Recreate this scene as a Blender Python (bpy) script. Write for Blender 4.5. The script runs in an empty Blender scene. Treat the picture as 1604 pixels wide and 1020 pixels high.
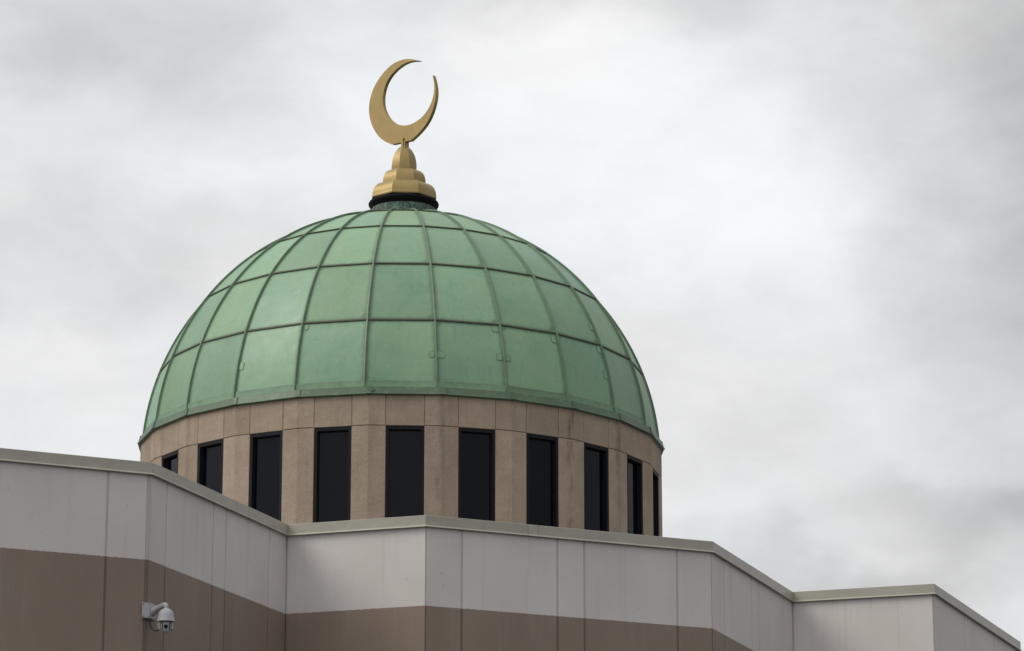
import bpy, math, random
from math import sin, cos, tan, radians, pi, sqrt, atan2
from mathutils import Vector, Matrix, noise

random.seed(7)
scene = bpy.context.scene
col = scene.collection

# ------------------------------------------------------------------ camera
cam_d = bpy.data.cameras.new('camera')
cam = bpy.data.objects.new('camera', cam_d)
col.objects.link(cam)
cam.location = (0, 0, 1.7)
cam.rotation_euler = (radians(90 + 14.53), 0, 0)
cam_d.sensor_width = 36
cam_d.lens = 5160.65 * 36 / 1604
cam_d.clip_start = 0.5
cam_d.clip_end = 6000
scene.camera = cam
scene.render.resolution_x, scene.render.resolution_y = 1024, 651

scene.view_settings.view_transform = 'Standard'
scene.view_settings.look = 'None'
scene.view_settings.exposure = 0
scene.view_settings.gamma = 1
scene.view_settings.use_curve_mapping = False
scene.cycles.max_bounces = 6

# ------------------------------------------------------------------ overcast sky
SUN_AZ, SUN_EL = radians(-106), radians(44)     # azimuth from +Y, clockwise
world = bpy.data.worlds.new('World')
scene.world = world
world.use_nodes = True
nt = world.node_tree
nt.nodes.clear()


class G:
    """small node-graph helper"""
    def __init__(s, t):
        s.t = t

    def n(s, typ, **k):
        o = s.t.nodes.new(typ)
        for a, b in k.items():
            setattr(o, a, b)
        return o

    def l(s, a, b):
        s.t.links.new(a, b)

    def put(s, sock, v):
        if isinstance(v, bpy.types.NodeSocket):
            s.l(v, sock)
        elif v is not None:
            sock.default_value = v

    def m(s, op, a, b=None, c=None, clamp=False):
        o = s.n('ShaderNodeMath', operation=op, use_clamp=clamp)
        for i, v in enumerate((a, b, c)):
            s.put(o.inputs[i], v)
        return o.outputs[0]

    def vm(s, op, a, b=None):
        o = s.n('ShaderNodeVectorMath', operation=op)
        s.put(o.inputs[0], a)
        s.put(o.inputs[1], b)
        return o.outputs['Value'] if op in ('LENGTH', 'DOT_PRODUCT') else o.outputs[0]

    def noise(s, vec, scale, detail=3, rough=.5, w=None, dist=0):
        o = s.n('ShaderNodeTexNoise')
        if w is not None:
            o.noise_dimensions = '4D'
            s.put(o.inputs['W'], w)
        s.put(o.inputs['Vector'], vec)
        o.inputs['Scale'].default_value = scale
        o.inputs['Detail'].default_value = detail
        o.inputs['Roughness'].default_value = rough
        o.inputs['Distortion'].default_value = dist
        return o.outputs['Fac']

    def mr(s, v, a, b, c=0., d=1., smooth=False):
        o = s.n('ShaderNodeMapRange', clamp=True)
        if smooth:
            o.interpolation_type = 'SMOOTHSTEP'
        s.put(o.inputs['Value'], v)
        for i, x in zip((1, 2, 3, 4), (a, b, c, d)):
            s.put(o.inputs[i], x)
        return o.outputs[0]

    def mix(s, f, a, b, mode='MIX'):
        o = s.n('ShaderNodeMix', data_type='RGBA', blend_type=mode)
        s.put(o.inputs[0], f)
        for k, v in ((6, a), (7, b)):
            if isinstance(v, (tuple, list)):
                v = (*v[:3], 1)
            s.put(o.inputs[k], v)
        return o.outputs[2]

    def scalevec(s, v, sc, loc=(0, 0, 0)):
        o = s.n('ShaderNodeMapping')
        s.put(o.inputs[0], v)
        o.inputs['Scale'].default_value = sc
        o.inputs['Location'].default_value = loc
        return o.outputs[0]


g = G(nt)
out = g.n('ShaderNodeOutputWorld')
bg = g.n('ShaderNodeBackground')
STRENGTH = 0.1
bg.inputs[1].default_value = STRENGTH
sky = g.n('ShaderNodeTexSky', sky_type='NISHITA', sun_disc=False)
sky.sun_elevation = SUN_EL
sky.sun_rotation = SUN_AZ
sky.dust_density = 3
dirv = g.vm('NORMALIZE', g.n('ShaderNodeTexCoord').outputs['Generated'])
sep = g.n('ShaderNodeSeparateXYZ')
g.l(dirv, sep.inputs[0])
# the cloud deck: a layer high overhead, so far clouds flatten towards the horizon
zz = g.m('MAXIMUM', g.m('ADD', sep.outputs[2], .12), .06)
deck = g.n('ShaderNodeCombineXYZ')
g.l(g.m('DIVIDE', sep.outputs[0], zz), deck.inputs[0])
g.l(g.m('DIVIDE', sep.outputs[1], zz), deck.inputs[1])
n1 = g.noise(deck.outputs[0], 2.1, 6, .52, dist=.4)
n2 = g.noise(g.scalevec(dirv, (1, 1, 1.7), (3, 1, 0)), 15.0, 7, .55, dist=.5)
n3 = g.noise(g.scalevec(dirv, (1, 1, 2.0), (0, 4, 2)), 42.0, 7, .6, dist=.4)
lum = g.m('ADD', .785, g.m('MULTIPLY', g.m('SUBTRACT', n1, .5), .12))
lum = g.m('ADD', lum, g.m('MULTIPLY', g.m('SUBTRACT', n2, .5), .21))
lum = g.m('ADD', lum, g.m('MULTIPLY', g.m('SUBTRACT', n3, .5), .13))
# wobble the directions before placing the individual cloud masses
wob = g.n('ShaderNodeTexNoise')
g.l(g.scalevec(dirv, (1, 1, 1.4)), wob.inputs['Vector'])
wob.inputs['Scale'].default_value = 16
wob.inputs['Detail'].default_value = 5
wv = g.vm('SUBTRACT', wob.outputs['Color'], (.5, .5, .5))
wvs = g.n('ShaderNodeVectorMath', operation='SCALE')
g.l(wv, wvs.inputs[0])
wvs.inputs['Scale'].default_value = .075
dw = g.vm('ADD', dirv, wvs.outputs[0])
# cloud masses: azimuth, elevation (deg), half-width, half-height (deg), change of luminance
CLOUDS = [
    (1.6, 17.9, 4.6, 3.6, .13), (5.8, 16.6, 3.2, 2.4, .10), (-3.0, 18.3, 3.0, 2.2, .06),
    (-7.4, 19.6, 4.0, 1.8, -.16), (1.0, 20.6, 4.0, 1.0, -.12), (10.8, 18.6, 4.6, 5.5, -.30),
    (-8.0, 15.4, 3.0, 1.3, -.10), (-5.0, 17.0, 2.0, .8, .05), (-8.2, 13.0, 3.4, 1.2, .04), (9.6, 14.0, 3.2, 3.0, -.13),
    (9.6, 11.4, 3.8, 1.0, -.27), (6.4, 10.7, 2.0, .3, .05), (7.0, 9.9, 5.0, 1.2, -.20),
    (3.6, 12.4, 2.2, 1.0, -.06), (4.7, 20.6, 1.8, 1.1, -.10), (-14, 16, 4, 6, -.08), (15, 15, 4, 5, -.12),
]
for az, el, hw, hh, am in CLOUDS:
    a, e = radians(az), radians(el)
    c = (sin(a) * cos(e), cos(a) * cos(e), sin(e))
    d = g.vm('SUBTRACT', dw, c)
    d = g.scalevec(d, (1 / radians(hw), 1 / radians(max(hw, hh)), 1 / radians(hh)))
    r = g.vm('LENGTH', d)
    k = g.mr(r, 1.35, 0.0, 0, 1, True)
    lum = g.m('ADD', lum, g.m('MULTIPLY', k, am))
# the cloud thickens steadily towards the right of the view and thins overhead and towards the sun
lum = g.m('MULTIPLY', lum, g.mr(sep.outputs[0], .10, .85, 1.0, .55, True))
lum = g.m('MULTIPLY', lum, g.mr(sep.outputs[2], .38, 1.0, 1.0, 1.22, True))
lum = g.m('MINIMUM', g.m('MAXIMUM', lum, .28), .95)
# thin cloud is a touch bluer, thick grey a touch warm
tint = g.mix(g.mr(g.noise(g.scalevec(dirv, (1, 1, 1.6), (7, 2, 5)), 11, 4, .5), .38, .62), (1.0, .999, .997), (.962, .99, 1.016))
gw = g.n('ShaderNodeVectorMath', operation='SCALE')
g.l(tint, gw.inputs[0])
g.l(g.m('MULTIPLY', lum, 1.045 / STRENGTH), gw.inputs['Scale'])
final = g.mix(.965, sky.outputs[0], gw.outputs[0])
g.l(final, bg.inputs[0])
g.l(bg.outputs[0], out.inputs[0])

sun_d = bpy.data.lights.new('sun', 'SUN')
sun_d.energy = 1.5
sun_d.angle = radians(30)
sun_d.color = (1, .96, .89)
sun = bpy.data.objects.new('sun', sun_d)
col.objects.link(sun)
sdir = Vector((sin(SUN_AZ) * cos(SUN_EL), cos(SUN_AZ) * cos(SUN_EL), sin(SUN_EL)))
sun.rotation_euler = (-sdir).to_track_quat('-Z', 'Y').to_euler()
sun.location = (-60, 0, 60)


# ------------------------------------------------------------------ helpers
def tag(o, label=None, cat=None, group=None, kind=None):
    for k, v in (('label', label), ('category', cat), ('group', group), ('kind', kind)):
        if v:
            o[k] = v
    return o


def mesh(name, verts, faces, mat=None, smooth=None, mats=None, midx=None):
    me = bpy.data.meshes.new(name)
    me.from_pydata([tuple(v) for v in verts], [], faces)
    for m_ in (mats or ([mat] if mat else [])):
        me.materials.append(m_)
    if midx:
        me.polygons.foreach_set('material_index', midx)
    if smooth is not None:
        me.polygons.foreach_set('use_smooth', [smooth] * len(me.polygons))
    me.update()
    return me


def link(name, me, parent=None, mw=None):
    o = bpy.data.objects.new(name, me)
    col.objects.link(o)
    if parent:
        o.parent = parent
    if mw is not None:
        o.matrix_local = mw
    return o


class MB:
    def __init__(s):
        s.v, s.f = [], []

    def add(s, vs, fs):
        b = len(s.v)
        s.v += [Vector(v) for v in vs]
        s.f += [tuple(i + b for i in f) for f in fs]

    def box(s, lo, hi, M=None):
        vs = [Vector((x, y, z)) for z in (lo[2], hi[2]) for y in (lo[1], hi[1]) for x in (lo[0], hi[0])]
        if M:
            vs = [M @ v for v in vs]
        s.add(vs, [(0, 2, 3, 1), (4, 5, 7, 6), (0, 1, 5, 4), (1, 3, 7, 5), (3, 2, 6, 7), (2, 0, 4, 6)])

    def prism(s, base, off, cap=True):
        """base: closed loop of points; extruded by vector off"""
        n = len(base)
        vs = [Vector(p) for p in base] + [Vector(p) + Vector(off) for p in base]
        fs = [(i, (i + 1) % n, n + (i + 1) % n, n + i) for i in range(n)]
        if cap:
            fs += [tuple(range(n - 1, -1, -1)), tuple(range(n, 2 * n))]
        s.add(vs, fs)

    def tube(s, pts, r, seg=10, M=None, cap=True):
        pts = [Vector(p) for p in pts]
        rs = r if isinstance(r, (list, tuple)) else [r] * len(pts)
        up = Vector((0, 0, 1))
        rings = []
        for i, p in enumerate(pts):
            d = (pts[min(i + 1, len(pts) - 1)] - pts[max(i - 1, 0)]).normalized()
            a = d.cross(up)
            if a.length < .05:
                a = d.cross(Vector((1, 0, 0)))
            a.normalize()
            if rings and a.dot(prev) < 0:
                a = -a
            prev = a
            b = d.cross(a).normalized()
            rings.append([p + (a * cos(2 * pi * k / seg) + b * sin(2 * pi * k / seg)) * rs[i] for k in range(seg)])
        vs = [v for ring in rings for v in ring]
        if M:
            vs = [M @ v for v in vs]
        fs = []
        for i in range(len(pts) - 1):
            for k in range(seg):
                fs.append((i * seg + k, i * seg + (k + 1) % seg, (i + 1) * seg + (k + 1) % seg, (i + 1) * seg + k))
        if cap:
            fs += [tuple(range(seg - 1, -1, -1)), tuple((len(pts) - 1) * seg + k for k in range(seg))]
        s.add(vs, fs)

    def lathe(s, prof, seg=32, phase=0, M=None, close=False):
        """prof: list of (r, z)"""
        n = len(prof)
        vs = [Vector((r * sin(phase + 2 * pi * k / seg), -r * cos(phase + 2 * pi * k / seg), z)) for k in range(seg) for r, z in prof]
        if M:
            vs = [M @ v for v in vs]
        fs = []
        for k in range(seg):
            k2 = (k + 1) % seg
            for i in range(n - 1 + (1 if close else 0)):
                j = (i + 1) % n
                fs.append((k * n + i, k2 * n + i, k2 * n + j, k * n + j))
        s.add(vs, fs)

    def build(s, name, mat, parent=None, smooth=None, bevel=0, mw=None, fix=True):
        me = mesh(name, s.v, s.f, mat, smooth)
        if fix:
            import bmesh
            bm = bmesh.new()
            bm.from_mesh(me)
            bmesh.ops.remove_doubles(bm, verts=bm.verts, dist=1e-5)
            bmesh.ops.recalc_face_normals(bm, faces=bm.faces)
            bm.to_mesh(me)
            bm.free()
        if smooth:
            me.set_sharp_from_angle(angle=radians(38))
        o = link(name, me, parent, mw)
        if bevel:
            b = o.modifiers.new('bevel', 'BEVEL')
            b.width = bevel
            b.segments = 2
            b.limit_method = 'ANGLE'
            b.angle_limit = radians(35)
        return o


# ------------------------------------------------------------------ materials
def newmat(name):
    m_ = bpy.data.materials.new(name)
    m_.use_nodes = True
    t = m_.node_tree
    b = t.nodes['Principled BSDF']
    return m_, G(t), b


def bump(g, b, h, strength=.3, dist=.01):
    o = g.n('ShaderNodeBump')
    o.inputs['Strength'].default_value = strength
    o.inputs['Distance'].default_value = dist
    g.put(o.inputs['Height'], h)
    g.l(o.outputs[0], b.inputs['Normal'])


def geo_pos(g):
    return g.n('ShaderNodeNewGeometry').outputs['Position']


def simple(name, colr, rough=.6, metal=0, var=.08, scale=12, spec=.5, bmp=0):
    m_, g, b = newmat(name)
    p = geo_pos(g)
    n = g.noise(p, scale, 4, .6)
    f = g.m('ADD', 1 - var, g.m('MULTIPLY', n, 2 * var))
    v = g.n('ShaderNodeVectorMath', operation='SCALE')
    v.inputs[0].default_value = colr
    g.l(f, v.inputs['Scale'])
    g.l(v.outputs[0], b.inputs['Base Color'])
    b.inputs['Roughness'].default_value = rough
    b.inputs['Metallic'].default_value = metal
    b.inputs['Specular IOR Level'].default_value = spec
    if bmp:
        bump(g, b, g.noise(p, scale * 6, 3, .6), bmp, .004)
    return m_


def wall_paint():
    m_, g, b = newmat('painted_wall_panel')
    p = geo_pos(g)
    s = g.n('ShaderNodeSeparateXYZ')
    g.l(p, s.inputs[0])
    rnd = g.n('ShaderNodeObjectInfo').outputs['Random']
    edge = g.m('ADD', s.outputs[2], g.m('MULTIPLY', g.m('SUBTRACT', g.noise(p, 22, 2, .5), .5), .022))
    up = g.mr(edge, 10.222, 10.230)
    blot = g.noise(g.scalevec(p, (1, 1, .55)), 1.1, 5, .6)
    run = g.noise(g.scalevec(p, (7, 7, .22)), 1.0, 5, .62)
    fine = g.noise(p, 60, 3, .6)
    hi = g.mix(g.mr(blot, .35, .68), UPPER[0], UPPER[1])
    lo = g.mix(g.mr(blot, .35, .68), LOWER[0], LOWER[1])
    c = g.mix(up, lo, hi)
    # rain runs that start under the coping and fade downwards
    fade = g.mr(s.outputs[2], 9.4, 11.4)
    k = g.m('MULTIPLY', g.mr(run, .55, .80), g.m('MULTIPLY', fade, .26))
    c = g.mix(k, c, (.16, .135, .115))
    lt = g.m('MULTIPLY', g.mr(g.noise(g.scalevec(p, (4, 4, .3), (5, 1, 0)), 1.3, 4, .6), .55, .8), .13)
    c = g.mix(lt, c, (.55, .54, .53))
    # flecks of dirt
    fl = g.m('MULTIPLY', g.mr(g.noise(p, 17, 2, .5), .72, .76), .30)
    c = g.mix(fl, c, (.12, .10, .085))
    tone = g.m('ADD', .955, g.m('ADD', g.m('MULTIPLY', rnd, .06), g.m('MULTIPLY', fine, .06)))
    v = g.n('ShaderNodeVectorMath', operation='SCALE')
    g.l(c, v.inputs[0])
    g.l(tone, v.inputs['Scale'])
    g.l(v.outputs[0], b.inputs['Base Color'])
    b.inputs['Roughness'].default_value = .62
    b.inputs['Specular IOR Level'].default_value = .35
    h = g.m('ADD', g.m('MULTIPLY', fine, .3), g.m('MULTIPLY', g.noise(g.scalevec(p, (1, 1, .35)), 2.2, 2, .5), 3))
    bump(g, b, h, .22, .008)
    return m_


UPPER = ((.625, .580, .552), (.680, .636, .608))
LOWER = ((.245, .188, .150), (.275, .215, .173))
M_wall = wall_paint()
def seal_mat():
    m_, g, b = newmat('joint_sealant')
    p = geo_pos(g)
    s = g.n('ShaderNodeSeparateXYZ')
    g.l(p, s.inputs[0])
    up = g.mr(s.outputs[2], 10.222, 10.230)
    n = g.noise(g.scalevec(p, (1, 1, .4)), 4, 4, .6)
    c = g.mix(up, g.mix(n, (.150, .112, .087), (.195, .148, .118)), g.mix(n, (.47, .425, .395), (.56, .515, .485)))
    g.l(c, b.inputs['Base Color'])
    b.inputs['Roughness'].default_value = .8
    return m_


M_seal = seal_mat()


def coping_mat():
    m_, g, b = newmat('coated_metal_coping')
    p = geo_pos(g)
    rnd = g.n('ShaderNodeObjectInfo').outputs['Random']
    n = g.noise(g.scalevec(p, (1, 1, 2)), 3.0, 4, .6)
    run = g.noise(g.scalevec(p, (9, 9, .6)), 1.5, 4, .6)
    c = g.mix(g.mr(n, .35, .7), (.372, .352, .292), (.425, .405, .342))
    c = g.mix(g.m('MULTIPLY', g.mr(run, .55, .8), .28), c, (.28, .26, .21))
    v = g.n('ShaderNodeVectorMath', operation='SCALE')
    g.l(c, v.inputs[0])
    g.l(g.m('ADD', .95, g.m('MULTIPLY', rnd, .09)), v.inputs['Scale'])
    g.l(v.outputs[0], b.inputs['Base Color'])
    b.inputs['Roughness'].default_value = .36
    bump(g, b, g.noise(g.scalevec(p, (1, 1, 1)), 2.5, 2, .5), .2, .012)
    return m_


M_coping = coping_mat()


def stone_mat():
    m_, g, b = newmat('tan_precast_stone')
    p = geo_pos(g)
    oi = g.n('ShaderNodeObjectInfo')
    oc = g.n('ShaderNodeTexCoord').outputs['Object']
    so = g.n('ShaderNodeSeparateXYZ')
    g.l(oc, so.inputs[0])
    blot = g.noise(p, 1.7, 5, .62)
    mid = g.noise(p, 9, 4, .6)
    fine = g.noise(p, 55, 4, .65)
    c = g.mix(g.mr(blot, .32, .70), (.350, .266, .200), (.450, .357, .275))
    c = g.mix(g.m('MULTIPLY', g.mr(mid, .45, .75), .40), c, (.41, .325, .24))
    c = g.mix(g.m('MULTIPLY', g.mr(fine, .50, .72), .33), c, (.14, .112, .088))
    c = g.mix(g.m('MULTIPLY', g.mr(g.noise(p, 120, 2, .5), .62, .74), .35), c, (.48, .40, .31))
    # dark rain streak down from the gutter joint at the middle of each pier (strength varies from pier to pier)
    az = g.m('ARCTAN2', g.m('SUBTRACT', sepx(g, p, 0), CX), g.m('SUBTRACT', CY, sepx(g, p, 1)))
    cell = g.m('DIVIDE', g.m('SUBTRACT', az, PH + radians(7.5)), radians(15))
    fr = g.m('SUBTRACT', cell, g.m('ROUND', cell))
    idx = g.m('ROUND', cell)
    wn = g.n('ShaderNodeTexWhiteNoise', noise_dimensions='1D')
    g.l(idx, wn.inputs['W'])
    offs = g.m('MULTIPLY', g.m('SUBTRACT', g.noise(g.scalevec(p, (1, 1, 1)), 3.2, 3, .6), .5), .24)
    x = g.m('ABSOLUTE', g.m('ADD', fr, g.m('ADD', offs, g.m('MULTIPLY', g.m('SUBTRACT', wn.outputs['Value'], .5), .10))))
    band = g.mr(x, .085, .0, 0, 1, True)
    fall = g.mr(sepx(g, p, 2), 12.0, 15.25, .22, 1.0)
    ragged = g.mr(g.noise(g.scalevec(p, (6, 6, .8)), 3, 5, .7), .34, .66)
    k = g.m('MULTIPLY', g.m('MULTIPLY', band, fall), g.m('MULTIPLY', ragged, g.mr(wn.outputs['Value'], .1, .9, .2, .95)))
    c = g.mix(k, c, (.085, .07, .055))
    # thin runs everywhere below the gutter
    run = g.noise(g.scalevec(p, (11, 11, .5)), 1.4, 5, .65)
    k2 = g.m('MULTIPLY', g.mr(run, .56, .78), .34)
    c = g.mix(k2, c, (.13, .105, .082))
    top_band = g.m('MULTIPLY', g.mr(g.m('ADD', sepx(g, p, 2), g.m('MULTIPLY', g.noise(p, 7, 3, .6), .12)), 15.14, 15.29), .45)  # stone colour darkens in a ragged band along its top edge
    c = g.mix(top_band, c, (.12, .10, .08))
    v = g.n('ShaderNodeVectorMath', operation='SCALE')
    g.l(c, v.inputs[0])
    g.l(g.m('ADD', .91, g.m('MULTIPLY', oi.outputs['Random'], .17)), v.inputs['Scale'])
    g.l(v.outputs[0], b.inputs['Base Color'])
    b.inputs['Roughness'].default_value = .9
    b.inputs['Specular IOR Level'].default_value = .25
    bump(g, b, g.m('ADD', fine, g.m('MULTIPLY', mid, 1.2)), .8, .016)
    return m_


def sepx(g, v, i):
    s = g.n('ShaderNodeSeparateXYZ')
    g.l(v, s.inputs[0])
    return s.outputs[i]


# ---- main measures (metres; the camera stands at the origin on the ground) ----
CX, CY = -2.125, 61.976          # axis of drum and dome
PH = radians(2.661)              # azimuth of the window facet that faces the street
RD = 5.0                         # drum, vertex radius
AP = cos(radians(7.5))
ZH = 12.949 + 1.7                # window heads
ZS = 13.50 + 1.7                 # top of stone
ZB = 12.0                        # bottom of windows
ZR = 11.22                       # flat roof
ZT = 9.934 + 1.7                 # top of coping
ZF = 9.748 + 1.7                 # bottom of coping face
SZ, SR = 13.245 + 1.7, 4.95      # sphere of the dome

M_stone = stone_mat()


def copper_mat(name, dull=False):
    m_, g, b = newmat(name)
    p = geo_pos(g)
    oi = g.n('ShaderNodeObjectInfo')
    rnd = g.m('MULTIPLY', oi.outputs['Random'], 40.0)
    big = g.noise(p, .75, 4, .55, w=g.m('MULTIPLY', rnd, .02))
    mid = g.noise(g.scalevec(p, (1, 1, 1)), 2.4, 5, .62, w=rnd)
    brush = g.noise(g.scalevec(p, (1, 1, 1)), 5.5, 5, .7, w=rnd, dist=1.2)
    run = g.noise(g.scalevec(p, (8, 8, .7)), 1.2, 5, .65, w=rnd)
    fine = g.noise(p, 45, 3, .6)
    if dull:
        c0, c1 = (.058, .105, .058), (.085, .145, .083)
    else:
        c0, c1 = (.174, .322, .196), (.220, .376, .232)
    c = g.mix(g.mr(big, .35, .65), c0, c1)
    c = g.mix(g.m('MULTIPLY', g.mr(mid, .40, .66), .38), c, (.262, .352, .215) if not dull else (.13, .18, .11))
    c = g.mix(g.m('MULTIPLY', g.mr(mid, .44, .28), .40), c, (.130, .265, .195) if not dull else (.08, .15, .10))
    c = g.mix(g.m('MULTIPLY', g.mr(brush, .54, .72), .34), c, (.32, .45, .31))
    c = g.mix(g.m('MULTIPLY', g.mr(run, .55, .78), .38), c, (.105, .165, .100))
    # horizontal oil-can scuffs
    sc = g.noise(g.scalevec(p, (2.2, 2.2, 26)), 1.5, 3, .6, w=rnd)
    c = g.mix(g.m('MULTIPLY', g.mr(sc, .67, .72), .40), c, (.06, .11, .07))
    c = g.mix(g.m('MULTIPLY', g.mr(fine, .5, .8), .14), c, (.07, .11, .07))
    # brown-green soiling along the borders of each sheet, read from the sheet's own grid
    at = g.n('ShaderNodeAttribute', attribute_name='edge')
    ed = g.m('ADD', at.outputs['Fac'], g.m('MULTIPLY', g.m('SUBTRACT', g.noise(p, 8, 4, .65), .5), .5))
    c = g.mix(g.m('MULTIPLY', g.mr(ed, .42, 1.0, smooth=True), .62), c, (.072, .105, .058))
    wn = g.n('ShaderNodeTexWhiteNoise', noise_dimensions='1D')
    g.l(g.m('MULTIPLY', oi.outputs['Random'], 91.7), wn.inputs['W'])
    c = g.mix(.75, c, g.mix(wn.outputs['Value'], (.94, 1.0, 1.035), (1.05, 1.0, .93)), 'MULTIPLY')
    v = g.n('ShaderNodeVectorMath', operation='SCALE')
    g.l(c, v.inputs[0])
    g.l(g.m('ADD', .87, g.m('MULTIPLY', oi.outputs['Random'], .25)), v.inputs['Scale'])
    g.l(v.outputs[0], b.inputs['Base Color'])
    b.inputs['Roughness'].default_value = .50
    g.put(b.inputs['Roughness'], g.mr(mid, .3, .7, .40, .56))
    b.inputs['Specular IOR Level'].default_value = .55
    h = g.m('ADD', g.m('MULTIPLY', g.noise(p, 1.9, 2, .5, w=rnd), 1.0), g.m('MULTIPLY', g.noise(p, 7, 3, .6, w=rnd), .12))
    bump(g, b, h, .38, .05)
    return m_


M_copper = copper_mat('green_copper_sheet')
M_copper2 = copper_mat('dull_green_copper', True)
M_rib = simple('copper_rib', (.125, .205, .125), .45, 0, .35, 5)
M_seam = simple('copper_seam', (.062, .070, .038), .6, 0, .3, 5)
M_clip = simple('copper_patch', (.085, .150, .100), .5, 0, .2, 5)
M_frame = simple('black_window_frame', (.010, .010, .012), .6, 0, .05, 5, .18)
M_dark = simple('dark_interior', (.006, .006, .007), .9, 0, .05, 3, .1)
M_gold = None


def glass_mat():
    m_, g, b = newmat('tinted_glass')
    p = geo_pos(g)
    c = g.mix(g.mr(g.noise(p, 1.0, 2, .5), .4, .6), (.001, .0035, .007), (.002, .004, .008))
    g.l(c, b.inputs['Base Color'])
    b.inputs['Roughness'].default_value = .06
    b.inputs['IOR'].default_value = 1.26
    b.inputs['Specular IOR Level'].default_value = .5
    bump(g, b, g.noise(p, .9, 2, .5), .15, .02)
    return m_


M_glass = glass_mat()


def gold_mat():
    m_, g, b = newmat('gold_coated_metal')
    p = geo_pos(g)
    n = g.noise(p, 4, 5, .65)
    run = g.noise(g.scalevec(p, (14, 14, 1.5)), 1.2, 4, .6)
    c = g.mix(g.mr(n, .35, .7), (.335, .238, .092), (.385, .280, .115))
    c = g.mix(g.m('MULTIPLY', g.mr(run, .55, .8), .25), c, (.20, .14, .07))
    g.l(c, b.inputs['Base Color'])
    b.inputs['Metallic'].default_value = .55
    b.inputs['Roughness'].default_value = .42
    return m_


M_gold = gold_mat()


def neck_mat():
    m_, g, b = newmat('flaking_painted_neck')
    p = geo_pos(g)
    a = g.noise(g.scalevec(p, (1, 1, .6)), 9, 6, .75, dist=.8)
    vo = g.noise(p, 30, 4, .7)
    c = g.mix(g.mr(a, .40, .62), (.13, .235, .17), (.20, .32, .24))
    k = g.m('MULTIPLY', g.mr(a, .42, .48), g.mr(vo, .36, .48))
    c = g.mix(g.m('MULTIPLY', k, .85), c, (.035, .032, .034))
    g.l(c, b.inputs['Base Color'])
    b.inputs['Roughness'].default_value = .7
    return m_


M_neck = neck_mat()
M_black = simple('black_rubber_collar', (.006, .006, .006), .75, 0, .3, 20, .12)

# ------------------------------------------------------------------ ground
m_, g_, b_ = newmat('asphalt')
p_ = geo_pos(g_)
c_ = g_.mix(g_.noise(p_, .3, 5, .6), (.040, .040, .041), (.062, .061, .059))
g_.l(c_, b_.inputs['Base Color'])
b_.inputs['Roughness'].default_value = .9
N = 8
vs = [(-3000 + 6000 * i / N, -3000 + 6000 * j / N, 0) for j in range(N + 1) for i in range(N + 1)]
fs = [(j * (N + 1) + i, j * (N + 1) + i + 1, (j + 1) * (N + 1) + i + 1, (j + 1) * (N + 1) + i) for j in range(N) for i in range(N)]
tag(link('ground', mesh('ground', vs, fs, m_)), kind='structure')

# ------------------------------------------------------------------ the mosque
mosque = bpy.data.objects.new('mosque', None)
mosque.empty_display_size = 2
col.objects.link(mosque)
mosque.location = (CX, CY, 0)
tag(mosque, 'mosque with green copper dome and gold crescent behind two-tone zigzag parapet walls', 'mosque')
ORG = Vector((CX, CY, 0))

# ---- zigzag outer walls ----
UA = radians(25.6)               # the two diagonal directions and the one across
pts = [(-5.14, 46.15)]
P1 = Vector(pts[0])
FP = [P1 - 5.06 * Vector((cos(UA), sin(UA))),           # start of the left face
      P1,
      Vector((-3.51, 50.76)), Vector((-1.33, 50.00)), Vector((3.23, 52.17)),
      Vector((4.91, 56.88)), Vector((7.28, 56.06)), Vector((9.71, 62.41))]
d3 = (FP[3] - FP[2]).normalized()
FP = [FP[0] - 2.31 * d3 - Vector((1.2, -9.0)), FP[0] - 2.31 * d3] + FP if False else FP
left_back = FP[0] + Vector((-2.4, .85))
FP = [left_back + Vector((2.5, 32)), left_back] + FP + [Vector((6.2, 63.6)), Vector((8.4, 69.8)), Vector((6.5, 79))]
NP = len(FP)


def offs(d, closed=True):
    """outline moved outwards (towards the street) by d, mitred at the corners"""
    res = []
    for i in range(NP):
        a, b, c = FP[i - 1], FP[i], FP[(i + 1) % NP]
        e1, e2 = (b - a).normalized(), (c - b).normalized()
        n1_, n2_ = Vector((e1.y, -e1.x)), Vector((e2.y, -e2.x))
        m = (n1_ + n2_)
        m = m / max(m.dot(n1_), .15)
        res.append(b + m * d)
    return res


def along(line, i, s):
    """point on the offset line of segment i that lies at distance s along the coping line"""
    a, b = FP[i], FP[(i + 1) % NP]
    L = (b - a).length
    e = (b - a) / L
    if s <= 1e-6:
        return line[i]
    if s >= L - 1e-6:
        return line[(i + 1) % NP]
    o = line[i]
    n_ = Vector((e.y, -e.x))
    dd = (o - a).dot(n_)
    return a + e * s + n_ * dd


WALL_OFF = -.030
face = offs(WALL_OFF)
back = offs(WALL_OFF - .05)
fill = offs(WALL_OFF - .010)
core = offs(WALL_OFF - .012)
inner = offs(WALL_OFF - .30)

# core: the solid wall behind the panels with the sealant strip in the joints
mb = MB()
vs = []
for i in range(NP):
    for pnt, z in ((fill[i], 0.0), (fill[i], ZF + .03), (inner[i], ZF + .03), (inner[i], 0.0)):
        vs.append((pnt.x - CX, pnt.y - CY, z))
fs = []
for i in range(NP):
    j = (i + 1) % NP
    for k in range(3):
        fs.append((i * 4 + k, j * 4 + k, j * 4 + k + 1, i * 4 + k + 1))
mb.add(vs, fs)
wall = mb.build('wall', M_seal, mosque)

# painted panels, each with its own edges
SEG = {0: 'plain', 1: 'plain'}
JOINTS = {
    2: [.63, 2.28, 2.75, 4.41], 3: [.56, 2.175, 2.638, 4.25], 4: [], 5: [.63, 2.28, 2.752, 4.408],
    6: [.73, 2.379, 2.838, 4.423], 7: [], 8: [2.30, 4.60],
}
GAP = .017


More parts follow.
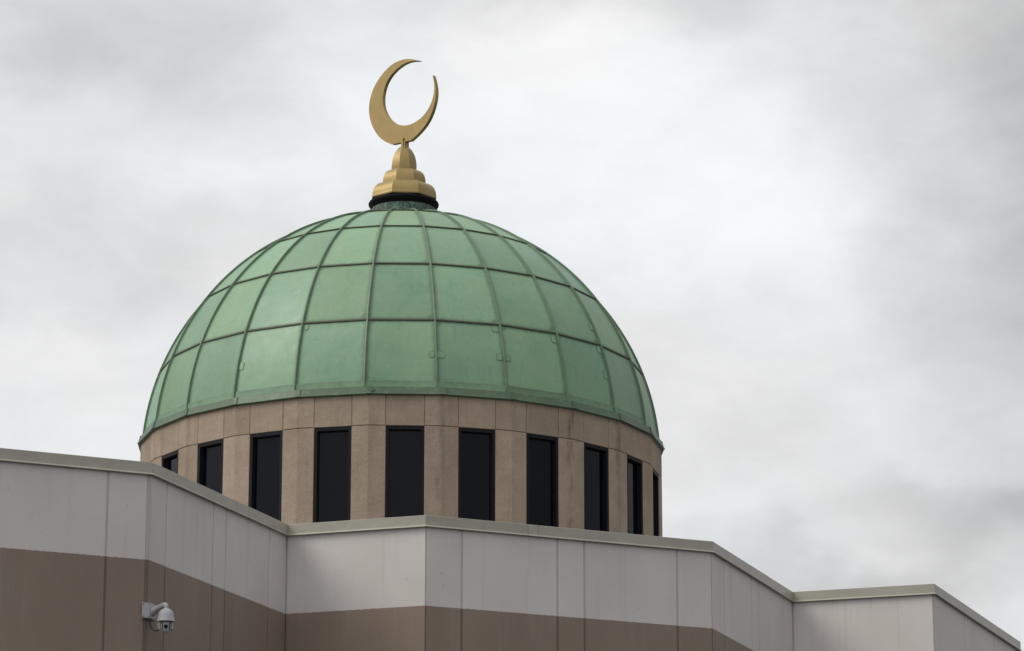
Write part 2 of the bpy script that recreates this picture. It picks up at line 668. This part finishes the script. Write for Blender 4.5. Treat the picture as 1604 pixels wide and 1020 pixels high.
def panel(i, s0, s1, g0, g1):
    a, b = FP[i], FP[(i + 1) % NP]
    L = (b - a).length
    e = (b - a) / L
    n_ = Vector((e.y, -e.x))
    ch = .005
    o0, o1 = max(s0, 0), min(s1, L)
    # corner ends use the mitred line so that panels of two walls never cross
    def end(s, line, gp, sg):
        q = along(line, i, s)
        return q + e * gp * sg
    F0, F1 = end(o0, face, g0 + ch, 1), end(o1, face, g1 + ch, -1)
    f0, f1 = end(o0, face, g0, 1) - n_ * ch, end(o1, face, g1, -1) - n_ * ch
    b0, b1 = end(o0, core, g0, 1), end(o1, core, g1, -1)
    ring = [b0, f0, F0, F1, f1, b1]
    mb = MB()
    mid = (F0 + F1) / 2
    z0, z1 = .06, ZF + .02
    zs = [z0 + (z1 - z0) * k / 2 for k in range(3)]
    vs = [(q.x - mid.x, q.y - mid.y, z) for z in zs for q in ring]
    fs = []
    for k in range(2):
        for j in range(5):
            fs.append((k * 6 + j, k * 6 + j + 1, k * 6 + 6 + j + 1, k * 6 + 6 + j))
    fs += [tuple(range(6)), tuple(range(12, 18))]
    mb.add(vs, fs)
    mb.build('wall_panel', M_wall, wall, mw=Matrix.Translation((mid.x - CX, mid.y - CY, 0)))


CORNER = {2: (.02, .055), 3: (.010, .012), 4: (.012, .004), 5: (.022, .012), 6: (.014, .012), 7: (.016, .024), 8: (.012, .012)}
for i in range(NP):
    L = (FP[(i + 1) % NP] - FP[i]).length
    if i in JOINTS:
        ss = [0] + JOINTS[i] + [L]
    else:
        n_seg = max(1, round(L / 2.4))
        ss = [L * k / n_seg for k in range(n_seg + 1)]
    cg = CORNER.get(i, (.012, .012))
    for k in range(len(ss) - 1):
        panel(i, ss[k], ss[k + 1], cg[0] if k == 0 else GAP, cg[1] if k == len(ss) - 2 else GAP)

# ---- metal coping, folded sheet lengths with a kicked-out drip edge ----
PROF = [(-.40, ZF + .02), (-.40, ZT - .035), (-.004, ZT), (0, ZT - .004), (0, ZF + .034), (.001, ZF + .031), (.030, ZF + .008), (.031, ZF + .003), (.012, ZF - .003), (-.028, ZF + .004)]
PL = [offs(o) for o, z in PROF]
mb = MB()                       # treated timber under the metal
vs = []
for i in range(NP):
    for line, z in ((offs(-.010), ZF + .012), (offs(-.010), ZT - .02), (offs(-.39), ZT - .05), (offs(-.39), ZF + .012)):
        vs.append((line[i].x - CX, line[i].y - CY, z))
fs = [(i * 4 + k, ((i + 1) % NP) * 4 + k, ((i + 1) % NP) * 4 + (k + 1) % 4, i * 4 + (k + 1) % 4) for i in range(NP) for k in range(4)]
mb.add(vs, fs)
coping = mb.build('coping', M_dark, mosque)
CSEAM = {2: [2.2], 3: [3.377], 4: [], 5: [1.751, 1.929], 6: [3.442], 7: [], 8: [1.75, 4.913]}
for i in range(NP):
    L = (FP[(i + 1) % NP] - FP[i]).length
    if i in CSEAM:
        ss = [0] + CSEAM[i] + [L]
    else:
        n_seg = max(1, round(L / 3.0))
        ss = [L * k / n_seg for k in range(n_seg + 1)]
    a, b = FP[i], FP[(i + 1) % NP]
    e = (b - a) / L
    for k in range(len(ss) - 1):
        g0 = .0015 if k == 0 else .0025
        g1 = .0015 if k == len(ss) - 2 else .0025
        lift = .0025 * random.random()
        q0 = [along(l_, i, ss[k]) + e * g0 for l_ in PL]
        q1 = [along(l_, i, ss[k + 1]) - e * g1 for l_ in PL]
        nn = len(PROF)
        mid = (q0[3] + q1[3]) / 2
        vs = [(q.x - mid.x, q.y - mid.y, PROF[j][1] + lift) for qs in (q0, q1) for j, q in enumerate(qs)]
        fs = [(j, (j + 1), nn + (j + 1), nn + j) for j in range(nn - 1)]
        mb = MB()
        mb.add(vs, fs)
        mb.build('coping_length', M_coping, coping, mw=Matrix.Translation((mid.x - CX, mid.y - CY, 0)))

# ---- flat roof ----
inn = offs(-.2)
me = mesh('roof', [(q.x - CX, q.y - CY, ZR) for q in inn], [tuple(range(NP))], simple('grey_roof_membrane', (.22, .22, .215), .85, 0, .15, .6))
link('roof', me, mosque)

# ------------------------------------------------------------------ drum
RV = RD                           # vertex radius
RA = RD * AP                      # apothem
HW = .3446                        # half window width


def ang_pt(az, r):
    return Vector((r * sin(az), -r * cos(az)))


mb = MB()
mb.lathe([(RV - .20, ZR - .3), (RV - .20, ZS + .1)], 24, PH + radians(7.5))
drum = mb.build('drum', M_dark, mosque)

TH = .16
JG = .005                         # half joint
HT = RD * sin(radians(7.5))       # half facet


def rotz(k):
    return Matrix.Rotation(PH + radians(15 * k), 4, 'Z')


def slab(name, xs, z0, z1, mat, bent=False):
    """stone panel in the local frame of a facet (x along it, -y outwards)"""
    ch = .007
    if not bent:
        x0, x1 = xs
        front = [(x0 + ch, -RA), (x1 - ch, -RA)]
        pathf = [(x0, -RA + TH), (x0, -RA + ch)] + front + [(x1, -RA + ch), (x1, -RA + TH)]
    else:
        # from this facet's window jamb round the drum corner to the next one's
        a = radians(15)
        def r_(p):
            return (p[0] * cos(a) - p[1] * sin(a), p[0] * sin(a) + p[1] * cos(a))
        x0 = xs[0]
        A = [(x0, -RA + TH), (x0, -RA + ch), (x0 + ch, -RA)]
        V = [(HT, -RA)]
        B = [r_((-x, y)) for x, y in reversed(A)]
        pathf = A + V + B
    n_ = len(pathf)
    zs = [(z0, 1), (z0 + ch, 0), (z1 - ch, 0), (z1, 1)]
    mb = MB()
    vs = []
    cx_ = sum(p[0] for p in pathf) / n_
    for z, inset in zs:
        for j, (x, y) in enumerate(pathf):
            if inset and 1 <= j <= n_ - 2:
                vs.append((x, y + (ch if 2 <= j <= n_ - 3 else 0), z))
            else:
                vs.append((x, y, z))
    fs = []
    for k in range(3):
        for j in range(n_ - 1):
            fs.append((k * n_ + j, k * n_ + j + 1, (k + 1) * n_ + j + 1, (k + 1) * n_ + j))
    fs += [tuple(range(n_)), tuple(range(3 * n_, 4 * n_))]
    me = mesh(name, vs, fs, mat)
    import bmesh
    bm = bmesh.new()
    bm.from_mesh(me)
    bmesh.ops.recalc_face_normals(bm, faces=bm.faces)
    bm.to_mesh(me)
    bm.free()
    return me


me_lintel = slab('stone_panel', (-HW + JG - .004, HW - JG + .004), ZH, ZS, M_stone)
me_cap = slab('stone_panel', (HW + JG, 0), ZH + JG, ZS, M_stone, True)
me_pier = slab('stone_panel', (HW, 0), ZR - .2, ZH - JG, M_stone, True)
me_sill = slab('stone_panel', (-HW + JG, HW - JG), ZR - .2, ZB, M_stone)
# window: frame ring with deep black reveal, sitting 12 mm behind the stone face
mb = MB()
fw, y0, y1 = .056, -RA + .010, -RA + .115
X, Z0, Z1 = HW - .002, ZB + .002, ZH - .003
mb.box((-X, y0, Z0), (-X + fw, y1, Z1))
mb.box((X - fw, y0, Z0), (X, y1, Z1))
mb.box((-X + fw, y0, Z1 - fw * 1.15), (X - fw, y1, Z1))
mb.box((-X + fw, y0, Z0), (X - fw, y1, Z0 + fw))
# inner glazing bead
bd = .012
mb.box((-X + fw, y1 - .035, Z0 + fw), (-X + fw + bd, y1, Z1 - fw * 1.15))
mb.box((X - fw - bd, y1 - .035, Z0 + fw), (X - fw, y1, Z1 - fw * 1.15))
mb.box((-X + fw + bd, y1 - .035, Z1 - fw * 1.15 - bd), (X - fw - bd, y1, Z1 - fw * 1.15))
win0 = mb.build('window', M_frame, mosque, fix=False)
me_win = win0.data
bpy.data.objects.remove(win0)
me_pane = mesh('pane', [(-X + fw, y1 - .018, Z0 + fw), (X - fw, y1 - .018, Z0 + fw), (X - fw, y1 - .018, Z1 - fw * 1.15), (-X + fw, y1 - .018, Z1 - fw * 1.15),
                        (-X + fw, y1 - .006, Z0 + fw), (X - fw, y1 - .006, Z0 + fw), (X - fw, y1 - .006, Z1 - fw * 1.15), (-X + fw, y1 - .006, Z1 - fw * 1.15)],
               [(0, 1, 2, 3), (7, 6, 5, 4)], M_glass)
for k in range(24):
    M = rotz(k)
    for me in (me_lintel, me_cap, me_pier, me_sill):
        link('stone_panel', me, drum, M)
    w = link('window', me_win, mosque, M)
    link('pane', me_pane, w)

# ------------------------------------------------------------------ dome
DPH = PH + radians(7.5) - radians(1.0)     # azimuth of a rib
BANDS = [4.2, 20.56, 36.93, 53.5, 69.9, 82.9]


def sph(lat, r=SR):
    return (r * cos(lat), SZ + r * sin(lat))


mb = MB()
prof = [sph(radians(4.2 + (82.9 - 4.2) * k / 20), SR - .05) for k in range(21)]
mb.lathe(prof, 24, DPH)
dome = mb.build('dome', M_seam, mosque)


def addedge(me, vals):
    a = me.attributes.new('edge', 'FLOAT', 'POINT')
    a.data.foreach_set('value', vals)


NV, NU = 10, 8
for bi in range(5):
    l0, l1 = radians(BANDS[bi]), radians(BANDS[bi + 1])
    for variant in range(1):
        vs, ed = [], []
        for i in range(NV + 1):
            la = l0 + (l1 - l0) * i / NV
            r, z = sph(la)
            A = ang_pt(-radians(7.5), r)
            B = ang_pt(radians(7.5), r)
            for j in range(NU + 1):
                t = j / NU
                q = A.lerp(B, t)
                hgt = (l1 - l0) * SR
                wid = (A - B).length
                du = min(t, 1 - t) * wid
                dv0 = (i / NV) * hgt
                dv1 = (1 - i / NV) * hgt
                d = min(du, dv0, dv1)
                ed.append(max(0, 1 - d / .17) * (1.0))
                vs.append((q.x, q.y, z))
        fs = [(i * (NU + 1) + j, i * (NU + 1) + j + 1, (i + 1) * (NU + 1) + j + 1, (i + 1) * (NU + 1) + j) for i in range(NV) for j in range(NU)]
        me = mesh('copper_panel', vs, fs, M_copper, True)
        addedge(me, ed)
    for k in range(24):
        az = DPH + radians(7.5 + 15 * k)
        # every sheet sits a little differently (a few mm)
        tilt = Matrix.Translation((0, 0, random.uniform(-.003, .003)))
        link('copper_panel', me, dome, Matrix.Rotation(az, 4, 'Z') @ tilt)

# ribs: batten profile that follows the meridian
mb = MB()
hw_, hh_ = .015, .036
latA, latB = radians(4.9), radians(82.2)
nr = 40
prev = None
secs = []
for i in range(nr + 1):
    la = latA + (latB - latA) * i / nr
    sc = 1.0 if la < radians(60) else 1 - .3 * (la - radians(60)) / radians(22)
    base = []
    for x, h in ((-hw_ * 1.9, -.012), (-hw_ * 1.7, .004), (-hw_, .008), (-hw_ * .9, hh_), (0, hh_ + .006), (hw_ * .9, hh_), (hw_, .008), (hw_ * 1.7, .004), (hw_ * 1.9, -.012)):
        r, z = sph(la, SR + h)
        base.append((x * sc, -r, z))
    secs.append(base)
ns = len(secs[0])
vs = [p for s_ in secs for p in s_]
fs = [(i * ns + j, i * ns + j + 1, (i + 1) * ns + j + 1, (i + 1) * ns + j) for i in range(nr) for j in range(ns - 1)]
fs += [tuple(range(ns)), tuple(nr * ns + j for j in range(ns))]
mb.add(vs, fs)
r0 = mb.build('rib', M_rib, None)
me_rib = r0.data
bpy.data.objects.remove(r0)
for k in range(24):
    link('rib', me_rib, dome, Matrix.Rotation(DPH + radians(15 * k), 4, 'Z'))

# horizontal lap seams between the rows of sheets
for bi in range(1, 5):
    la = radians(BANDS[bi])
    vs, fs = [], []
    secp = [(-.026, .001), (-.024, .020), (-.004, .023), (.012, .018), (.018, .001)]
    for t in (-1, 1):
        for ds, h in secp:
            r, z = sph(la + ds / SR, SR + h)
            q = ang_pt(t * radians(7.5), r)
            q = q * 1
            vs.append((q.x * .985, q.y, z))
    n_ = len(secp)
    fs = [(j, j + 1, n_ + j + 1, n_ + j) for j in range(n_ - 1)] + [tuple(range(n_)), tuple(range(n_, 2 * n_))]
    mb = MB()
    mb.add(vs, fs)
    s0 = mb.build('lap_seam', M_seam, None)
    me = s0.data
    bpy.data.objects.remove(s0)
    for k in range(24):
        link('lap_seam', me, dome, Matrix.Rotation(DPH + radians(7.5 + 15 * k), 4, 'Z'))

# skirt: apron strip, then gutter flashing in 24 folded lengths
SKP = [(4.925, SZ + .43), (4.985, SZ + .418), (5.018, SZ + .405), (5.048, SZ + .29), (5.058, SZ + .272), (5.048, SZ + .262), (4.985, SZ + .250)]
vs, ed = [], []
SPH = PH + radians(7.5)
nn = len(SKP)
NU2 = 10
for j in range(NU2 + 1):
    t = j / NU2
    for r, z in SKP:
        q = ang_pt(-radians(7.45), r).lerp(ang_pt(radians(7.45), r), t)
        vs.append((q.x, q.y, z))
        ed.append(.25 + (.45 if t in (0, 1) else 0) + (.2 if z < SZ + .41 else 0))
fs = [(j * nn + i, (j + 1) * nn + i, (j + 1) * nn + i + 1, j * nn + i + 1) for j in range(NU2) for i in range(nn - 1)]
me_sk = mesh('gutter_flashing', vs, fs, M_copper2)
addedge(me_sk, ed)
# splice cover over each joint
mb = MB()
for t in (-1, 1):
    pass
vs = []
for dx in (-.045, .045):
    for r, z in SKP[1:6]:
        vs.append((dx, -(r + .006), z + .002))
fs = [(i, 5 + i, 5 + i + 1, i + 1) for i in range(4)]
me_sp = mesh('splice_plate', vs, fs, M_copper2)
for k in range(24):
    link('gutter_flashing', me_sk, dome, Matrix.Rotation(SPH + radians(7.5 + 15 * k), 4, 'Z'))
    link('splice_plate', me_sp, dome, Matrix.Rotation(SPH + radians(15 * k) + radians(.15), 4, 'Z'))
# apron strip lying on the lowest sheets
vs, ed = [], []
for j in range(NU2 + 1):
    t = j / NU2
    for la, h in ((4.6, .016), (6.25, .013), (6.3, .002)):
        r, z = sph(radians(la), SR + h)
        q = ang_pt(-radians(7.35), r).lerp(ang_pt(radians(7.35), r), t)
        vs.append((q.x, q.y, z))
        ed.append(.62 if la < 6 else .80)
fs = [(j * 3 + i, (j + 1) * 3 + i, (j + 1) * 3 + i + 1, j * 3 + i + 1) for j in range(NU2) for i in range(2)]
me_ap = mesh('apron_strip', vs, fs, M_copper)
addedge(me_ap, ed)
for k in range(24):
    link('apron_strip', me_ap, dome, Matrix.Rotation(DPH + radians(7.5 + 15 * k), 4, 'Z'))


# soldered repair patches beside some ribs
def patch(az, lat, w, h, rr, side=0):
    """rounded patch outline: thin raised sheet bent over the rib line"""
    A = 5
    loop = []
    for cx_, cz_, a0 in ((w / 2 - rr, h / 2 - rr, 0), (-w / 2 + rr, h / 2 - rr, 90), (-w / 2 + rr, -h / 2 + rr, 180), (w / 2 - rr, -h / 2 + rr, 270)):
        for k in range(A):
            a = radians(a0 + 90 * k / (A - 1))
            loop.append((cx_ + rr * cos(a), cz_ + rr * sin(a)))
    def P(x, s, hgt):
        la = radians(lat) + s / SR
        r = (SR + hgt) * cos(la)
        z = SZ + (SR + hgt) * sin(la)
        # lies on the flat facet beside the rib
        xx = x + side
        inward = abs(xx) * tan(radians(7.5))
        return (xx * cos(la) / cos(radians(lat)), -(r - inward * 1.0), z)
    n_ = len(loop)
    vs = [P(x, s, .002) for x, s in loop] + [P(x, s, .008) for x, s in loop] + [P(x - math.copysign(.006, x), s - math.copysign(.006, s), .009) for x, s in loop]
    fs = []
    for k in range(n_):
        k2 = (k + 1) % n_
        fs.append((k, k2, n_ + k2, n_ + k))
        fs.append((n_ + k, n_ + k2, 2 * n_ + k2, 2 * n_ + k))
    fs.append(tuple(2 * n_ + k for k in range(n_)))
    me = mesh('repair_patch', vs, fs, mats=[M_clip, M_copper], midx=[0] * (2 * n_) + [1])
    link('repair_patch', me, dome, Matrix.Rotation(az, 4, 'Z'))


for k, la, w, h, side in [(0, 12.2, .16, .13, -.02 + .10), (0, 12.2, .10, .13, -.085), (1, 12.6, .11, .13, .085), (1, 12.6, .11, .13, -.085), (-1, 5.6, .13, .22, .12),
                          (0, 5.7, .15, .17, .12), (-2, 5.6, .12, .12, .10), (2, 18.9, .10, .16, -.09), (3, 13.2, .10, .18, -.09), (1, 19.3, .12, .13, -.10),
                          (3, 19.2, .10, .16, -.09), (-3, 5.6, .12, .12, .10), (-3, 12.0, .09, .16, .07), (1, 5.6, .15, .14, .12), (2, 5.7, .14, .12, .12), (3, 25.0, .08, .16, -.07), (-2, 19.4, .08, .12, .08), (4, 5.6, .12, .12, .1)]:
    patch(DPH + radians(15 * k), la, w, h, .03, side)
# a round plug on the flashing below the patch left of centre
mb = MB()
mb.lathe([(.0, .0), (.052, .0), (.052, -.006), (.060, -.006), (.060, .006)], 20)
pl = mb.build('round_plug', M_clip, dome, True, mw=Matrix.Rotation(DPH - radians(15) + radians(1.6), 4, 'Z') @ Matrix.Translation((0, -5.018, SZ + .36)) @ Matrix.Rotation(radians(58), 4, 'X'))

# neck
NZ = 18.16 + 1.7
mb = MB()
mb.lathe([(.66, NZ - .04), (.645, NZ + .02), (.63, NZ + .03), (.63, 20.16)], 48)
mb.build('neck', M_neck, dome, True)
# small rivets on the neck base
# ------------------------------------------------------------------ finial
mb = MB()
mb.lathe([(.60, 20.10), (.632, 20.10), (.650, 20.135), (.676, 20.165), (.690, 20.19), (.692, 20.215), (.678, 20.24), (.655, 20.25), (.645, 20.262), (.60, 20.27)], 48)
OPH = radians(2.0 + 2.6 + 22.5)
finial_ring = mb
finial = mb.build('finial', M_black, mosque, True)
OZ = 20.275


def tier(prof, name='finial_tier'):
    mb = MB()
    mb.lathe([(q * 1.065, z) for q, z in prof], 8, OPH)
    o = mb.build(name, M_gold, finial, True)
    o.data.set_sharp_from_angle(angle=radians(24))
    return o


def quarter(r0, z0, r1, z1, n=8, flat=.0, pw=.62):
    res = []
    for k in range(n + 1):
        t = k / n * pi / 2
        res.append((r1 + (r0 - r1) * cos(t) ** pw, z0 + (z1 - z0) * sin(t)))
    return res


tier([(.55, OZ), (.634, OZ), (.638, OZ + .025)] + quarter(.636, OZ + .03, .40, 20.60, 9, pw=.85) + [(.30, 20.602)])
tier([(.36, 20.56), (.424, 20.575), (.428, 20.60)] + quarter(.427, 20.61, .225, 20.885, 9, pw=.75) + [(.15, 20.886)])
tier([(.20, 20.86), (.243, 20.87), (.248, 20.93), (.247, 21.00), (.238, 21.08), (.218, 21.17), (.186, 21.25), (.146, 21.32), (.105, 21.37), (.070, 21.392), (.0, 21.395)], 'finial_bud')

T = Vector((.79816, -.60245, 0))
Nn = Vector((-.60245, -.79816, 0))
BASE = Matrix(((T.x, Nn.x, 0, .01), (T.y, Nn.y, 0, 0), (T.z, Nn.z, 1, 0), (0, 0, 0, 1)))   # local x along plate, y outwards, z up
CR = [(0.405, 23.094), (0.339, 23.12), (0.255, 23.152), (0.184, 23.176), (0.112, 23.195), (0.031, 23.207), (-0.055, 23.211), (-0.146, 23.205), (-0.238, 23.187), (-0.328, 23.156), (-0.416, 23.113), (-0.502, 23.057), (-0.582, 22.992), (-0.656, 22.92), (-0.722, 22.841), (-0.778, 22.759), (-0.823, 22.673), (-0.856, 22.585), (-0.878, 22.494), (-0.889, 22.401), (-0.889, 22.306), (-0.877, 22.21), (-0.854, 22.113), (-0.819, 22.019), (-0.774, 21.928), (-0.721, 21.842), (-0.66, 21.762), (-0.593, 21.691), (-0.522, 21.629), (-0.45, 21.579), (-0.381, 21.54), (-0.317, 21.512), (-0.271, 21.496), (0.186, 21.486), (0.255, 21.522), (0.343, 21.572), (0.419, 21.623), (0.491, 21.679), (0.557, 21.738), (0.617, 21.806), (0.671, 21.885), (0.718, 21.974), (0.758, 22.073), (0.788, 22.174), (0.807, 22.272), (0.813, 22.367), (0.805, 22.461), (0.786, 22.553), (0.762, 22.64), (0.732, 22.728), (0.728, 22.725), (0.742, 22.64), (0.757, 22.58), (0.765, 22.512), (0.766, 22.436), (0.757, 22.355), (0.738, 22.273), (0.707, 22.192), (0.664, 22.115), (0.612, 22.043), (0.552, 21.982), (0.485, 21.93), (0.412, 21.888), (0.333, 21.856), (0.248, 21.832), (0.16, 21.819), (0.069, 21.82), (-0.021, 21.835), (-0.112, 21.866), (-0.199, 21.91), (-0.279, 21.967), (-0.351, 22.033), (-0.41, 22.105), (-0.458, 22.181), (-0.495, 22.258), (-0.52, 22.336), (-0.534, 22.413), (-0.538, 22.491), (-0.531, 22.572), (-0.514, 22.652), (-0.488, 22.731), (-0.451, 22.805), (-0.405, 22.872), (-0.349, 22.933), (-0.283, 22.986), (-0.211, 23.032), (-0.136, 23.07), (-0.058, 23.1), (0.018, 23.12), (0.095, 23.131), (0.171, 23.132), (0.248, 23.125), (0.336, 23.109)]
mb = MB()
hd = .0425
mb.prism([(x, hd, z) for x, z in CR], (0, -2 * hd, 0))
cr = mb.build('crescent', M_gold, finial, False, mw=BASE)
for pg in cr.data.polygons:
    if len(pg.vertices) == 4:
        pg.use_smooth = True
cr.data.set_sharp_from_angle(angle=radians(40))
mb = MB()
mb.box((-.060, -.062, 21.36), (.060, -hd - .001, 21.52))
mb.box((-.060, -hd - .001, 21.36), (.060, hd + .001, 21.478))
mb.box((-.035, hd + .001, 21.36), (.015, .075, 21.575))
mb.box((.015, hd + .001, 21.36), (.060, .062, 21.50))
mb.build('mast_bracket', M_gold, finial, bevel=.004, mw=BASE)
for dx, dz in ((.038, 21.47), (.038, 21.42)):
    mb = MB()
    mb.tube([(dx, .060, dz), (dx, .068, dz)], .008, 8)
    mb.build('bolt', M_frame, finial, mw=BASE)

# ------------------------------------------------------------------ security camera on the corner
SC = Vector((-5.14, 46.15, 0)) + Vector((-.0, .0, 0))
ea = Vector((cos(UA), sin(UA)))            # along the left face, to the right
na = Vector((sin(UA), -cos(UA)))
eb = (FP[4] - FP[3]).normalized()
nb = Vector((eb.y, -eb.x))
Zc = 9.49                                  # middle of the bracket
cr0 = bpy.data.objects.new('security_camera', None)
col.objects.link(cr0)
cor = face[3]
cr0.location = (cor.x, cor.y, Zc)
tag(cr0, 'white dome security camera on bent arm bracket at the brown wall corner', 'camera')
M_cam = simple('white_camera_shell', (.43, .43, .445), .38, 0, .05, 20)
M_cam2 = simple('aged_white_plastic', (.36, .35, .32), .4, 0, .08, 20)
M_lens = simple('lens_glass', (.008, .008, .01), .12, 0, 0, 5)
M_cable = simple('dark_cable', (.035, .034, .030), .6, 0, .1, 20)
Ra = Vector((ea.x, ea.y, 0)); Nax = Vector((na.x, na.y, 0)); Rb = Vector((eb.x, eb.y, 0)); Nbx = Vector((nb.x, nb.y, 0))
p0 = Vector((0, 0, 0))
OUT = .055


def mitre(o):
    m = na + nb
    m = m / m.dot(na) * o
    return Vector((m.x, m.y, 0))


# corner plate folded round both faces, proud of the wall
H2 = .110
o_, i_ = mitre(OUT), mitre(.002)
lp = [i_ - Ra * .085, o_ - Ra * .115, o_, o_ + Rb * .20, i_ + Rb * .20, i_]
mb = MB()
mb.prism([p + Vector((0, 0, -H2)) for p in lp], (0, 0, 2 * H2))
mb.build('mounting_box', M_cam, cr0, bevel=.008)
for s, z in ((-.100, .088), (-.016, .094), (-.100, -.088), (-.016, -.086)):
    q = mitre(OUT) + Ra * s + Vector((0, 0, z))
    mb = MB()
    mb.tube([q - Nax * .004, q + Nax * .004], .0085, 10)
    mb.build('screw', M_lens, cr0)
for s, z in ((.175, .090), (.175, -.090)):
    q = mitre(OUT) + Rb * s + Vector((0, 0, z))
    mb = MB()
    mb.tube([q - Nbx * .004, q + Nbx * .004], .0085, 10)
    mb.build('screw', M_lens, cr0)
bis = (na + nb).normalized()
Bv = Vector((bis.x, bis.y, 0))
st = mitre(OUT) + Rb * .07 - Bv * .03
mb = MB()
pth, rad = [], []
arm = [(0, -.022, .064), (.03, -.014, .060), (.07, .006, .050), (.13, .028, .042), (.20, .046, .038), (.255, .060, .036), (.285, .066, .036)]
endx, endz = .285, .066
for a, z, r in arm:
    pth.append(st + Bv * a + Vector((0, 0, z)))
    rad.append(r)
for k in range(1, 7):
    t = k / 6 * radians(80)
    pth.append(st + Bv * (endx + .035 * sin(t)) + Vector((0, 0, endz - .035 * (1 - cos(t)))))
    rad.append(.034)
top = st + Bv * (endx + .036) + Vector((0, 0, endz - .05))
pth.append(top + Vector((0, 0, -.03)))
rad.append(.034)
mb.tube(pth, rad, 20)
mb.build('arm', M_cam, cr0, True)
# housing
hx = top.copy()
zt = top.z - .012
mb = MB()
R = .122
pr = [(.0, zt + .006), (.036, zt + .006), (.042, zt), (.058, zt - .008), (.078, zt - .024), (.096, zt - .047), (.108, zt - .075), (.114, zt - .105), (.118, zt - .135), (.126, zt - .165), (.130, zt - .178), (.130, zt - .186), (.112, zt - .186), (.112, zt - .17), (0, zt - .17)]
mb.lathe(pr, 36, M=Matrix.Translation((hx.x, hx.y, 0)))
mb.build('housing', M_cam, cr0, True)
# it looks straight down the yard, towards the street
Yc = -Vector((cor.x, cor.y, 0)).normalized()
Yc = (Yc + Vector((.03, 0, 0))).normalized()
Xc = Vector((-Yc.y, Yc.x, 0))
zb = zt - .255
MC = Matrix(((Xc.x, -Yc.x, 0, hx.x), (Xc.y, -Yc.y, 0, hx.y), (0, 0, 1, zb), (0, 0, 0, 1)))
# yoke cheeks
for sx in (-1, 1):
    mb = MB()
    loop = [(.072, .085), (.110, .085), (.114, .02), (.106, -.03), (.094, -.052), (.080, -.055), (.072, -.03)]
    mb.prism([(sx * x, -.045, z) for x, z in loop], (0, .10, 0))
    mb.build('yoke', M_cam2, cr0, bevel=.012, mw=MC)
# ball: rounded block with a lens plate
mb = MB()
ns_, nr_ = 28, 16
vs, fs = [], []
for i in range(nr_ + 1):
    th = pi * i / nr_
    for j in range(ns_):
        ph = 2 * pi * j / ns_
        def se(c, pw):
            return math.copysign(abs(c) ** pw, c)
        vs.append((.071 * se(sin(th), .45) * se(cos(ph), .5), -.072 * se(sin(th), .45) * se(sin(ph), .5), .080 * se(cos(th), .6)))
for i in range(nr_):
    for j in range(ns_):
        fs.append((i * ns_ + j, i * ns_ + (j + 1) % ns_, (i + 1) * ns_ + (j + 1) % ns_, (i + 1) * ns_ + j))
mb.add(vs, fs)
ball = mb.build('camera_head', M_cam, cr0, True, mw=MC @ Matrix.Rotation(radians(10), 4, 'X'))
mb = MB()
mb.tube([(0, -.055, .006), (0, -.080, .006)], .034, 20)
mb.build('lens_ring', M_cam2, ball, True)
mb = MB()
mb.tube([(0, -.078, .006), (0, -.084, .006)], .027, 20)
mb.build('lens', M_lens, ball, True)
for sx in (-1, 1):
    for k in range(4):
        z = .042 - .024 * k
        mb = MB()
        mb.tube([(sx * .050, -.040, z), (sx * .050, -.0735, z)], .0095, 10)
        mb.build('infrared_lamp', M_lens, ball, True)
# cable loop from the box to the back of the housing
c0 = mitre(OUT * .5) + Rb * .03 + Vector((0, 0, -H2 + .01))
c3 = Vector((hx.x, hx.y, zt - .16)) - Bv * .07
cp = [c0, c0 + Vector((.004, 0, -.05)), c0 + Vector((.020, -.01, -.11)), c0 + Vector((.055, -.03, -.165)), c0 + Vector((.10, -.05, -.188)), c0 + Vector((.145, -.07, -.18)),
      c0 + Vector((.175, -.09, -.14)), (c0 + Vector((.19, -.11, -.05))), c3 + Vector((-.03, 0, .06)), c3 + Vector((-.01, 0, .10))]


def cr_s(P, n=5):
    res = []
    for i in range(len(P) - 1):
        a, b, c, d = P[max(i - 1, 0)], P[i], P[i + 1], P[min(i + 2, len(P) - 1)]
        for k in range(n):
            s = k / n
            res.append(.5 * ((2 * b) + (c - a) * s + (2 * a - 5 * b + 4 * c - d) * s * s + (3 * b - a - 3 * c + d) * s ** 3))
    return res + [P[-1]]


mb = MB()
mb.tube(cr_s(cp), .0105, 10)
mb.build('cable', M_cable, cr0, True)
# safety tether lug
mb = MB()
q = Vector((hx.x, hx.y, zt + .005)) - Bv * .075
mb.tube([q + Vector((0, 0, -.03)), q + Vector((0, 0, .03))], .016, 10)
mb.build('tether_lug', M_cable, cr0, True)
